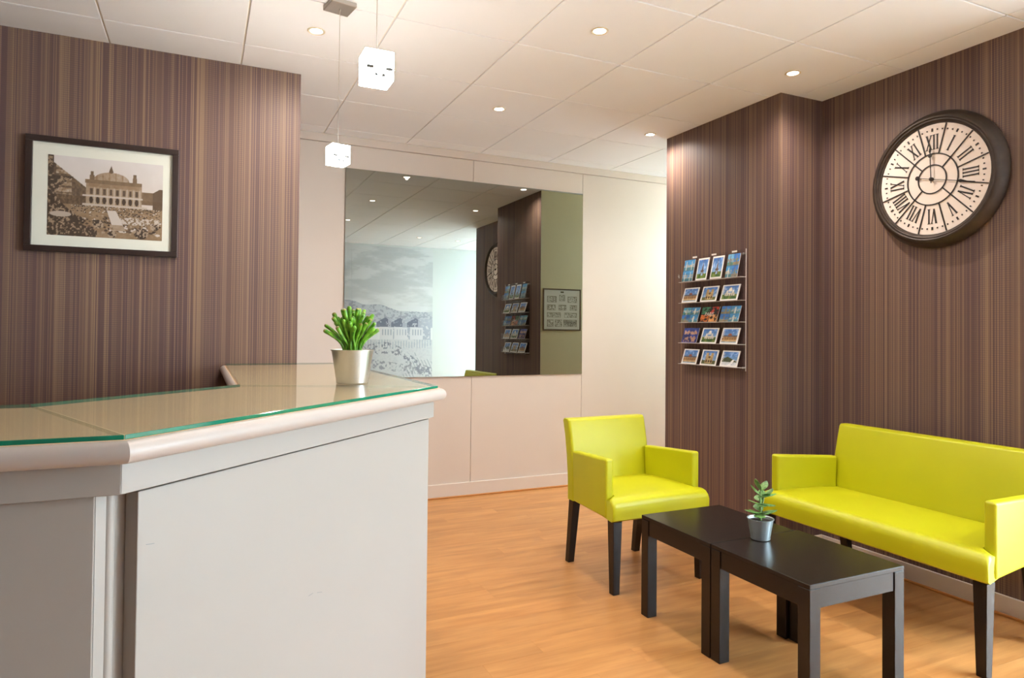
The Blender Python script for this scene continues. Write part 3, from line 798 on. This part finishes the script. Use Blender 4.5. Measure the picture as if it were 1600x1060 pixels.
def card_art(kind, seed, border):
    r = np.random.RandomState(seed)
    def fn(U, V):
        img = np.zeros(U.shape+(3,)); n = vnoise(U, V, 9, 7, seed, 4)
        sky0, sky1 = np.array([60, 112, 190])/255., np.array([176, 206, 230])/255.
        t = V[..., None]; img[:] = sky1*(1-t)+sky0*t
        put(img, n > 0.62, (225, 232, 240), 0.35)
        hz = 0.28+0.06*r.rand()
        if kind == 'tower':
            put(img, V < hz, (70, 105, 50)); put(img, (V < hz) & (n > .5), (110, 130, 60))
            wd = 0.02+0.16*np.clip((0.85-V)/0.65, 0, 1)**2.2
            put(img, (np.abs(U-0.52) < wd) & (V > 0.2) & (V < 0.92), (110, 80, 55))
            put(img, (np.abs(U-0.52) < wd*0.45) & (V > 0.2) & (V < 0.36), (150, 185, 215))
            put(img, rect(U, V, 0.36, 0.68, 0.40, 0.43), (90, 62, 42))
        elif kind == 'church':
            put(img, V < hz, (95, 100, 60))
            put(img, rect(U, V, 0.28, 0.74, 0.15, 0.62), (205, 180, 130)); put(img, rect(U, V, 0.28, 0.44, 0.15, 0.80) | rect(U, V, 0.58, 0.74, 0.15, 0.80), (190, 160, 112))
            for x in (0.36, 0.51, 0.66): put(img, (((U-x)/0.045)**2+((V-0.26)/0.10)**2 < 1), (70, 50, 35))
            put(img, ((U-0.51)/0.07)**2+((V-0.52)/0.08)**2 < 1, (95, 75, 60))
        elif kind == 'dome':
            put(img, V < hz+0.08, (60, 95, 45)); put(img, (V < hz+.08) & (n > .52), (110, 125, 60))
            put(img, rect(U, V, 0.22, 0.80, 0.28, 0.48), (225, 220, 205))
            for x, s_, t_ in ((0.5, 0.10, 0.82), (0.33, 0.06, 0.64), (0.67, 0.06, 0.64)):
                put(img, (((U-x)/s_)**2+((V-(t_-0.2))/0.2)**2 < 1) & (V > t_-0.25), (235, 230, 220))
            for x in (0.3, 0.42, 0.54, 0.66): put(img, rect(U, V, x, x+0.04, 0.28, 0.40), (120, 110, 100))
        elif kind == 'palace':
            put(img, V < hz, (200, 170, 125)); put(img, (V < 0.14), (120, 150, 175))
            put(img, rect(U, V, 0.06, 0.95, 0.22, 0.46), (190, 150, 100)); put(img, rect(U, V, 0.06, 0.95, 0.44, 0.52), (90, 95, 115))
            for x in np.arange(0.1, 0.92, 0.075): put(img, rect(U, V, x, x+0.035, 0.26, 0.40), (110, 78, 52))
            put(img, (((U-0.5)/0.12)**2+((V-0.5)/0.16)**2 < 1) & (V > 0.5), (150, 90, 70))
        elif kind == 'snow':
            put(img, V < 0.42, (220, 225, 232)); put(img, (V < 0.42) & (n > .55), (120, 120, 120))
            put(img, (V > 0.3) & (V < 0.62-0.5*np.abs(U-0.35)), (80, 90, 60))
            put(img, (np.abs(U-0.6-0.6*(V-0.2)) < 0.05+0.1*(0.5-V)) & (V < 0.45), (245, 245, 248))
        elif kind == 'night':
            img[:] = (np.array([40, 52, 120])*(1-t)+np.array([70, 90, 170])*t)/255.*(0.7+0.6*n[..., None])
            for (x0, x1, y0, y1) in ((0.08, 0.92, 0.56, 0.72), (0.10, 0.90, 0.08, 0.34)):
                put(img, rect(U, V, x0, x1, y0, y1+0.12*np.sin(U*14)**2) & (n > .40), (214, 160, 110), 0.8)
            put(img, V < 0.06, (120, 110, 150))
        elif kind == 'multi':
            n2 = vnoise(U, V, 22, 22, seed+50, 3)
            for ix in (0, 1):
                for iy in (0, 1):
                    mk = rect(U, V, ix*0.5, ix*0.5+0.5, iy*0.5, iy*0.5+0.5); vb = iy*0.5; c = r.randint(0, 4)
                    put(img, mk, [(70, 140, 190), (60, 120, 195), (80, 160, 190), (110, 170, 205)][c])
                    put(img, mk & (V < vb+0.30) & (n2 > 0.5), [(196, 176, 138), (120, 140, 96), (216, 206, 186), (160, 130, 96)][c], 0.9)
                    put(img, mk & (V < vb+0.14), [(74, 120, 96), (60, 110, 120), (140, 120, 90), (80, 130, 110)][(c+1) % 4], 0.8)
                    put(img, mk & rect(U, V, ix*0.5+0.2, ix*0.5+0.27, vb, vb+0.42), [(190, 170, 140), (120, 100, 80), (225, 220, 205), (150, 120, 90)][(c+2) % 4], 0.8)
            put(img, (np.abs(U-0.5) < 0.012) | (np.abs(V-0.5) < 0.012), (70, 110, 140))
        elif kind == 'multinight':
            img[:] = np.array([24, 22, 28])/255.
            for ix in (0, 1):
                for iy in (0, 1):
                    mk = rect(U, V, ix*0.5+0.03, ix*0.5+0.47, iy*0.5+0.03, iy*0.5+0.47)
                    put(img, mk & (n > 0.45), [(200, 110, 50), (60, 120, 90), (210, 150, 90), (180, 60, 40)][ix*2+iy])
        img *= (0.82+0.36*n)[..., None]
        if border:
            put(img, (U < 0.07) | (U > 0.93) | (V < 0.085) | (V > 0.915), (238, 236, 232))
        return img
    return fn
# lettering helper (built-in font, flat print)
def lettering(name, body, size, mat, parent, loc, rot):
    cu = bpy.data.curves.new(name, 'FONT'); cu.body = body; cu.size = size; cu.align_x = 'CENTER'; cu.align_y = 'CENTER'; cu.resolution_u = 2
    tmp = bpy.data.objects.new(name, cu); COL.objects.link(tmp)
    dg = bpy.context.evaluated_depsgraph_get(); me = bpy.data.meshes.new_from_object(tmp.evaluated_get(dg))
    bpy.data.objects.remove(tmp); bpy.data.curves.remove(cu)
    o = link(name, me, mat, parent); o.location = loc; o.rotation_euler = rot; return o
# rows top to bottom, left to right as seen (left = far = larger y)
rows_ = [
 (4, [('multi', 0, 'blue portrait postcard with small pictures, first from the left in the top row'), ('tower', 1, 'white-bordered postcard of an iron tower, second from the left in the top row'), ('tower', 1, 'white-bordered postcard of a distant tower and grass, third from the left in the top row'), ('multi', 0, 'blue portrait postcard with small pictures, right end of the top row')]),
 (3, [('palace', 1, 'white-bordered postcard of a river palace, left end of the second row'), ('church', 1, 'white-bordered postcard of a sandy two-towered church in the middle of the second row'), ('dome', 1, 'white-bordered postcard of white domes on a hill, right end of the second row')]),
 (3, [('multi', 0, 'teal four-picture postcard at the left end of the third row'), ('multinight', 0, 'black postcard of night views in the middle of the third row'), ('multi', 0, 'teal four-picture postcard at the right end of the third row')]),
 (3, [('night', 0, 'dark blue evening postcard at the left end of the fourth row'), ('dome', 1, 'white-bordered postcard of a green-domed monument in the middle of the fourth row'), ('palace', 1, 'white-bordered postcard of a reddish palace, right end of the fourth row')]),
 (3, [('palace', 1, 'white-bordered postcard of a wide blue sky, left end of the bottom row'), ('church', 1, 'white-bordered postcard of dark towers in the middle of the bottom row'), ('snow', 1, 'white-bordered postcard of a pale avenue, right end of the bottom row')]),
]
seed = 20
for ri, (n_, cards) in enumerate(rows_):
    z0 = shelf_z[ri]+0.0015
    for ci, (kind, bd, lab) in enumerate(cards):
        seed += 1
        if n_ == 4: cw, chh = 0.104, 0.150; yc = RY1-0.078-ci*0.1385; 
        else: cw, chh = 0.150, 0.104; yc = RY1-0.100-ci*0.186
        if ri == 2: cw = 0.165
        c = thing('postcard', lab, 'postcard', (XP-0.0565, yc, z0), 0.0, 'postcards in the rack')
        # leans back against the plate: top moves towards +x
        tilt = math.asin(min(0.032/chh, 0.9))
        c.rotation_euler = (-tilt, 0, -PI/2)     # sheet local -y faces the room (-x); local x runs towards the camera
        MB().box(-cw/2, cw/2, 0.0003, 0.0035, 0, chh).build('card', M_WHITE, c)
        o = link('card_print', print_mesh('card_print', cw, chh, 48 if cw > chh else 34, 34 if cw > chh else 48, card_art(kind, seed, bd)), M_CARD, c); o.location = (-cw/2, 0, 0)
        if kind == 'multinight': lettering('lettering', 'PARIS', 0.034, M_WHITE, c, (0, -0.0005, chh*0.5), (PI/2, 0, 0))
    if bd: lettering('lettering', 'PARIS', 0.020, M_WHITE, c, (-cw/2+0.019, -0.0005, chh*0.60), (PI/2, -PI/2, 0))

# ------------------------------------------------------------------ things seen in the mirror
pl = thing('framed_plan', 'thin-framed sheet of plans and small print on the khaki wall, seen in the mirror', 'plan', (3.265, YP1, 1.30))
pw, phh = 0.43, 0.415
def plan_art(U, V):
    img = np.ones(U.shape+(3,))*np.array([228, 224, 208])/255; r = np.random.RandomState(3); n = vnoise(U, V, 60, 60, 4, 2)
    put(img, rect(U, V, 0.45, 0.55, 0.93, 0.97), (110, 100, 60))
    cells = [(0.08, 0.34, .68, .84), (0.66, 0.92, .68, .84), (0.42, 0.58, .72, .88), (0.08, 0.28, .48, .62), (0.38, 0.60, .48, .62), (0.68, 0.92, .48, .62), (0.08, 0.44, .30, .42), (0.54, 0.92, .30, .42), (0.08, 0.46, .06, .24), (0.50, 0.70, .06, .24), (0.74, 0.92, .06, .24)]
    for (a, b2, c, d) in cells:
        mk = rect(U, V, a, b2, c, d); put(img, mk & (n > 0.50), (140, 132, 108), 0.8)
        put(img, mk & ((U < a+0.012) | (U > b2-0.012) | (V < c+0.012) | (V > d-0.012)), (150, 142, 118), 0.7)
    for v in np.arange(0.10, 0.22, 0.03): put(img, rect(U, V, 0.09, 0.44, v, v+0.014), (130, 124, 104))
    return img
MB().box(-pw/2+0.012, pw/2-0.012, 0.002, 0.008, 0.012, phh-0.012).build('backing_board', M_MAT, pl)
o = link('plan_print', print_mesh('plan_print', pw-0.026, phh-0.026, 110, 106, plan_art), M_PRINT, pl); o.location = (pw/2-0.013, 0.0088, 0.013); o.rotation_euler = (0, 0, PI)
for q in ((-pw/2, pw/2, 0, 0.011), (-pw/2, pw/2, phh-0.011, phh)): MB().box(q[0], q[1], 0.0015, 0.016, q[2], q[3], 0.002, 1).build('frame_rail', M_BROWN, pl)
for q in ((-pw/2, -pw/2+0.011), (pw/2-0.011, pw/2)): MB().box(q[0], q[1], 0.0015, 0.016, 0.0115, phh-0.0115, 0.002, 1).build('frame_rail', M_BROWN, pl)

MX0, MX1, MZ0, MZ1 = 0.83, 3.50, 0.10, 2.655
mu = thing('wall_mural', 'pale grey engraved mural of riverside houses and rocks, seen in the mirror', 'mural', ((MX0+MX1)/2, YF, MZ0))
MW, MH = MX1-MX0, MZ1-MZ0
def mural_art(u0, u1):
    def fn(U, V):
        # U measured in the mirror view: left in the mirror = small x
        X = MX0+(u0+(u1-u0)*(1-U))*MW; Z = MZ0+V*MH; A = (X-MX0)/MW
        img = np.ones(U.shape+(3,))*np.array([236, 238, 240])/255
        n = vnoise(A, V, 14, 26, 8, 5); n2 = vnoise(A, V, 90, 110, 9, 3); n3 = vnoise(A, V, 7, 22, 12, 4)
        sky = Z > 1.52
        put(img, sky & True, (228, 231, 235), 1.0)
        k = np.clip((n3-0.42)*4, 0, 1); img[:] = np.where(sky[..., None], img*(1-0.085*k[..., None]), img)
        put(img, sky & (Z > 1.95) & (np.sin(Z*260+6*n) > 0.4) & (n3 > 0.5), (196, 202, 210), 0.45)
        # mountain and trees on the left
        mt_ = 1.62+0.17*np.exp(-((X-2.10)/0.30)**2)+0.10*np.exp(-((X-2.62)/0.22)**2)+0.03*(n-.5)
        put(img, (Z < mt_) & (Z > 1.36), (190, 195, 206), 0.85); put(img, (Z < mt_) & (Z > 1.36) & (n2 > 0.55), (150, 156, 172), 0.7)
        # row of houses
        for x0 in (2.62, 2.86, 3.12):
            w_, zb, zt, zr = 0.30, 1.17, 1.37, 1.52
            put(img, rect(X, Z, x0, x0+w_+0.04, zb, zt+0.02), (224, 226, 232))
            put(img, (X > x0+w_*0.72) & (X < x0+w_+0.05) & (Z > zb) & (Z < zt+0.02) & (n2 > 0.34), (174, 180, 196), 0.9)
            roof = (Z > zt) & (Z < zr-0.55*np.abs(X-(x0+w_*0.30))) & (X > x0-0.05) & (X < x0+w_*0.62); put(img, roof & (n2 > 0.30), (112, 118, 138), 0.9)
            put(img, (Z > zt-0.01) & (Z < zr-0.02) & (X > x0+w_*0.45) & (X < x0+w_+0.10) & (n2 > 0.36), (182, 187, 202), 0.9)
            for i in range(4): put(img, rect(X, Z, x0+0.04+0.045*i, x0+0.058+0.045*i, 1.24, 1.33), (164, 170, 186), 0.8)
        # bank, water, rocks
        bk = Z < 1.17
        put(img, bk, (214, 218, 224)); put(img, bk & (n2 > 0.56), (204, 208, 216), 0.7)
        put(img, bk & (Z > 1.03) & (np.sin(X*140) > 0.5) & (n > .45), (168, 174, 190), 0.7)
        rock = bk & (np.abs(Z-(1.06-0.30*(X-2.35)+0.10*np.sin(X*5))) < 0.09) & (vnoise(A, V, 80, 80, 31, 3) > 0.55); put(img, rock, (124, 128, 142), 0.8)
        rock = bk & (np.abs(Z-(0.80-0.16*(X-2.4))) < 0.07) & (vnoise(A, V, 80, 80, 37, 3) > 0.57); put(img, rock, (140, 144, 156), 0.8)
        fall = bk & (X > 3.0) & (Z < 0.98) & (np.sin((X+0.5*Z)*120) > 0.55) & (n > 0.47); put(img, fall, (160, 165, 174), 0.7)
        return img
    return fn
for (u0, u1, nx) in ((0.0, 0.5, 60), (0.5, 1.0, 210)):
    wq = MW*(u1-u0); xa = -MW/2+MW*u0
    MB().box(xa+0.001, xa+wq-0.001, 0.0005, 0.0035, 0, MH).build('mural_sheet', M_WHITE, mu)
    o = link('mural_print', print_mesh('mural_print', wq-0.002, MH, nx, 330 if u0 else 120, mural_art(u0, u1)), M_PRINT, mu)
    o.location = (xa+wq-0.001, 0.0042, 0); o.rotation_euler = (0, 0, PI)

vt = thing('ceiling_vent', 'square grey air vent in the ceiling near the shop front, seen in the mirror', 'vent', (4.05, 0.45, H))
MB().box(-0.16, 0.16, -0.16, 0.16, -0.010, -0.001, 0.003, 1).build('vent_frame', M_GRID, vt)
for i in range(7): MB().box(-0.14, 0.14, -0.135+0.042*i, -0.135+0.042*i+0.02, -0.016, -0.0105, 0.001, 1).build('slat', M_ALU, vt)

# ------------------------------------------------------------------ ceiling downlights
spots = [(0.467, 3.222, 'recessed ceiling downlight over the rear end of the counter, nearest the brown partition'),
 (1.657, 2.639, 'recessed ceiling downlight with a golden rim above the gap between counter and low tables'),
 (2.856, 2.613, 'recessed ceiling downlight in front of the pillar, above the left end of the sofa'),
 (1.679, 3.846, 'recessed ceiling downlight in front of the mirror, left of the pillar'),
 (2.852, 3.867, 'recessed ceiling downlight close to the rear edge of the pillar'),
 (1.670, 1.300, 'recessed ceiling downlight seen at the left edge of the mirror, above the room front'),
 (2.930, 0.250, 'recessed ceiling downlight near the mural, left of the two seen low in the mirror'),
 (3.560, 0.180, 'recessed ceiling downlight near the mural, right of the two seen low in the mirror'),
]
for x, y, lab in spots:
    t = thing('ceiling_downlight', lab, 'ceiling light', (x, y, H), 0, 'recessed ceiling downlights')
    prof = [(0.028, -0.0008), (0.030, -0.004), (0.037, -0.006), (0.041, -0.003), (0.041, -0.0005), (0.028, -0.0005)]
    MB().lathe(prof, 32, cap=False).build('rim', M_LAMPRIM, t, smooth=True, wn=True)
    MB().lathe([(0.0275, -0.0005), (0.0275, -0.003), (0.02, -0.0045)], 24).build('lens', M_LAMP, t)
    l = bpy.data.lights.new('downlight_beam', 'SPOT'); l.energy = SPOT_W; l.color = SPOT_COL; l.spot_size = math.radians(156); l.spot_blend = 1.0; l.shadow_soft_size = 0.016
    tilt = 0.30 if y > 3.2 and x < 1 else 0.0      # this one is swivelled to the wall
    lo = bpy.data.objects.new('downlight_beam', l); COL.objects.link(lo); lo.parent = t; lo.location = (0, 0, -0.012); lo.rotation_euler = (tilt, 0, 0)

# ------------------------------------------------------------------ pendants
M_CUBE = emit('lit_crystal', (1.0, 0.94, 0.87), 85)
M_CUBEG = clear_glass('crystal_shell', (0.98, 0.98, 0.96), 0.02)
def pendant(x, y, z, th, lab):
    t = thing('pendant_light', lab, 'pendant light', (x, y, H), th, 'crystal cube pendants')
    MB().box(-0.055, 0.055, -0.055, 0.055, -0.020, -0.0005, 0.002, 1).build('canopy', M_STEEL, t)
    zc = z-H
    MB().lathe([(0.004, -0.020), (0.004, -0.030)], 10).build('cord_grip', M_STEEL, t)
    MB().tube([(0, 0, -0.030), (0, 0, zc+0.056)], 0.0012, 6).build('cord', M_STEEL, t)
    MB().lathe([(0.006, zc+0.056), (0.009, zc+0.050), (0.009, zc+0.0435)], 16).build('lamp_cap', M_STEEL, t)
    s = 0.0425
    MB().box(-s, s, -s, s, zc-s, zc+s, 0.002, 1).build('glass_shade', M_CUBEG, t)
    q = s-0.003
    MB().box(-q, q, -q, q, zc-q, zc+q, 0.0012, 1).build('bulb', M_CUBE, t)
    for sx, sz, ww in ((-0.026, -0.010, 0.010), (0.026, -0.010, 0.010), (-0.009, -0.029, 0.0045), (0.010, -0.029, 0.0045)):
        MB().box(sx-ww, sx+ww, -q-0.0024, -q-0.0004, zc+sz-0.0042, zc+sz+0.0042, 0.0004, 1).build('clip', M_ALU, t)  # grey blocks stand in for the lamp holder refracted in the glass
        
pendant(0.427, 1.829, 1.999, math.radians(0), 'glowing crystal cube pendant on a wire, the nearer and higher of the two')
pendant(0.520, 2.916, 2.027, math.radians(10), 'glowing crystal cube pendant hanging left of the mirror, the lower of the two')

# ------------------------------------------------------------------ potted plants
def pot(t, rb, rt, h, mat):
    w = 0.0015
    prof = [(rb-0.002, 0.0), (rb, 0.0015), (rb+0.0012, 0.004), (rb+0.0005, 0.008), (rt-0.002, h-0.004), (rt+0.0012, h-0.003), (rt+0.0016, h-0.0005), (rt, h), (rt-0.003, h-0.002), (rt-0.004, h-0.006), (rb+(rt-rb)*0.82-0.003, h*0.82)]
    MB().lathe(prof, 40, cap=True).build('pot', mat, t, smooth=True, wn=True)
    rs = rb+(rt-rb)*0.86-0.003
    b = MB(); b.lathe([(rs*0.98, h*0.83), (rs, h*0.86), (rs*0.6, h*0.895), (rs*0.2, h*0.90)], 24); b.build('soil', M_SOIL, t, smooth=True)
def leaf_mat(name, base, tip, zspan, edge=None):
    mt, nt, b = new_mat(name)
    t = N(nt, 'ShaderNodeTexCoord'); sp = N(nt, 'ShaderNodeSeparateXYZ'); L(nt, t.outputs['Generated'], sp.inputs[0])
    f = noise(nt, t.outputs['Object'], 60, 2)
    c = mixc(nt, ramp(nt, f, [(0.35, 0.0), (0.65, 1.0)]), base, tip)
    L(nt, c, b.inputs['Base Color']); b.inputs['Roughness'].default_value = 0.35; b.inputs['Subsurface Weight'].default_value = 0.15
    b.inputs['Subsurface Radius'].default_value = (0.004, 0.008, 0.002); b.inputs['Subsurface Scale'].default_value = 0.3
    return mt
M_FING = leaf_mat('finger_leaf_green', lin(62, 116, 20), lin(118, 170, 46), 0.1)
M_FTIP = leaf_mat('finger_leaf_tip', lin(150, 146, 70), lin(124, 120, 58), 0.1)
M_JADE = leaf_mat('jade_leaf_green', lin(56, 104, 44), lin(122, 160, 88), 0.1)
M_STEM = plain('green_stem', lin(124, 146, 88), 0.6, var=0.15, scale=60)

p1 = thing('potted_plant', 'finger-leaved green succulent in a steel pot on the reception counter', 'plant', (0.472, 2.318, ZG1+0.0005))
pot(p1, 0.0525, 0.0720, 0.115, M_ZINC)
r = random.Random(4)
def finger(base, tip, rad, nm='finger_leaf', brown=True):
    base, tip = Vector(base), Vector(tip); n = 9
    side = Vector((tip.x-base.x, tip.y-base.y, 0)); wob = Vector((r.uniform(-1, 1), r.uniform(-1, 1), 0))*0.0045
    pts, rs = [], []
    for i in range(n):
        t = i/(n-1); p = base.lerp(tip, t); p += side*(-0.30*math.sin(PI*t))+wob*math.sin(2*PI*t); pts.append(p)
        rs.append(rad*(0.50+0.60*t**1.6))
    d = (pts[-1]-pts[-2]).normalized()
    pts += [pts[-1]+d*rad*0.55, pts[-1]+d*rad*0.95, pts[-1]+d*rad*1.1]; rs += [rad*0.98, rad*0.62, rad*0.2]
    b = MB(); b.tube(pts, rs, 10)
    lf = b.build(nm, M_FING, p1, smooth=True)
    if brown:
        c = MB(); e = pts[-4]
        c.tube([e+d*rad*0.50, e+d*rad*0.66, e+d*rad*1.02, e+d*rad*1.20], [rad*1.02, rad*0.99, rad*0.64, rad*0.2], 10)
        c.build('leaf_tip', M_FTIP, lf, smooth=True)
tips = [(-0.083, 0.0, 0.082), (-0.066, -0.01, 0.108), (-0.050, 0.012, 0.102), (-0.034, -0.02, 0.128), (-0.022, 0.02, 0.112), (-0.018, -0.01, 0.142), (-0.004, -0.025, 0.112), (0.006, 0.02, 0.133), (0.012, -0.02, 0.135), (0.020, 0.015, 0.118),
        (0.034, -0.01, 0.128), (0.040, 0.02, 0.130), (0.048, -0.02, 0.098), (0.062, 0.0, 0.104), (0.066, -0.022, 0.092), (0.072, 0.02, 0.080), (0.056, -0.03, 0.075), (0.036, -0.035, 0.088), (0.016, -0.04, 0.09), (-0.002, -0.042, 0.08),
        (-0.020, -0.038, 0.086), (-0.040, -0.03, 0.092), (-0.055, -0.03, 0.07), (-0.030, 0.035, 0.10), (0.02, 0.045, 0.10), (0.05, 0.04, 0.09), (-0.05, 0.035, 0.085), (0.0, 0.0, 0.12), (-0.090, -0.012, 0.058), (0.084, 0.0, 0.062), (-0.070, 0.018, 0.060), (0.058, -0.012, 0.118), (-0.058, 0.0, 0.122), (0.026, 0.01, 0.141), (-0.028, 0.008, 0.136), (0.028, -0.028, 0.11), (-0.012, -0.03, 0.105), (0.045, 0.0, 0.11), (-0.045, -0.005, 0.075)]
Z0 = 0.100
for (x, y, z) in tips:
    k = 0.28+0.1*r.random()
    finger((x*k*0.9, y*k*0.9, Z0-0.004), (x*1.04+r.uniform(-.004, .004), y*1.15, 0.116+z*0.98+r.uniform(-.006, .006)), r.uniform(0.0054, 0.0074), brown=r.random() < 0.45)

p2 = thing('potted_plant', 'small jade plant in a galvanised pot on the low black table', 'plant', (2.062, 2.044, 0.4505))
pot(p2, 0.0370, 0.0510, 0.084, M_ZINC2)
stem_top = 0.205
MB().tube([(0, 0, 0.072), (0.002, 0.002, 0.11), (-0.002, 0.0, 0.16), (0.001, 0, stem_top)], [0.0058, 0.0052, 0.0042, 0.003], 8).build('stem', M_STEM, p2, smooth=True)
MB().tube([(0.002, 0, 0.12), (0.018, 0.004, 0.150), (0.024, 0.004, 0.175)], [0.004, 0.0036, 0.003], 8).build('stem', M_STEM, p2, smooth=True)
def jade(base, yaw, pitch, ln, wd, th=0.0042):
    n, k = 8, 10; rings = []
    d = Vector((math.cos(yaw)*math.cos(pitch), math.sin(yaw)*math.cos(pitch), math.sin(pitch))); sd = Vector((-math.sin(yaw), math.cos(yaw), 0)); up = d.cross(sd)*-1
    base = Vector(base)
    for i in range(n):
        t = i/(n-1); w_ = wd*max(0.12, math.sin(PI*(0.06+0.90*t**1.15))**0.8); tt = th*(0.5+0.6*math.sin(PI*t))
        c = base+d*(ln*t)+up*(-0.006*t*t+0.002*t)
        rings.append([c+sd*(w_/2*math.cos(2*PI*j/k))+up*(tt/2*math.sin(2*PI*j/k)) for j in range(k)])
    MB().sweep(rings).build('leaf', M_JADE, p2, smooth=True)
va = -YAW      # the plant's broad side faces roughly to the counter
for (b0, yw_, pt, ln, wd) in [((0, 0, 0.105), va, 0.10, 0.062, 0.026), ((0, 0, 0.105), va+PI, 0.10, 0.060, 0.026), ((0, 0, 0.112), va+PI/2, 0.3, 0.045, 0.026), ((0, 0, 0.100), va-PI/2-0.5, -0.15, 0.046, 0.030),
                             ((0, 0, 0.140), va+PI+0.2, 0.25, 0.054, 0.026), ((0, 0, 0.142), va-0.5, -0.1, 0.052, 0.024), ((0, 0, 0.137), va-PI/2-0.2, 0.0, 0.040, 0.026), ((0, 0, 0.150), va+PI/2, 0.3, 0.040, 0.024),
                             ((0.0, 0, 0.172), va+0.15, 0.05, 0.062, 0.020), ((0, 0, 0.170), va-PI/2, 0.2, 0.044, 0.026), ((0, 0, 0.176), va+PI-0.4, 0.7, 0.050, 0.024), ((0, 0, stem_top-0.01), va+0.5, 0.7, 0.045, 0.024), ((0, 0, stem_top-0.008), va+PI+0.3, 1.0, 0.048, 0.024),
                             ((0.024, 0.004, 0.172), va+0.2, 0.5, 0.042, 0.022), ((0.024, 0.004, 0.172), va-PI/2, 0.3, 0.036, 0.022), ((0.02, 0.004, 0.165), va+PI/2, 0.6, 0.036, 0.022), ((0, 0, 0.096), va+PI-0.7, 0.2, 0.045, 0.026), ((0, 0, 0.098), va-0.7, 0.25, 0.045, 0.024)]:
    jade(b0, yw_, pt, ln*1.08, wd*1.55, 0.0052)
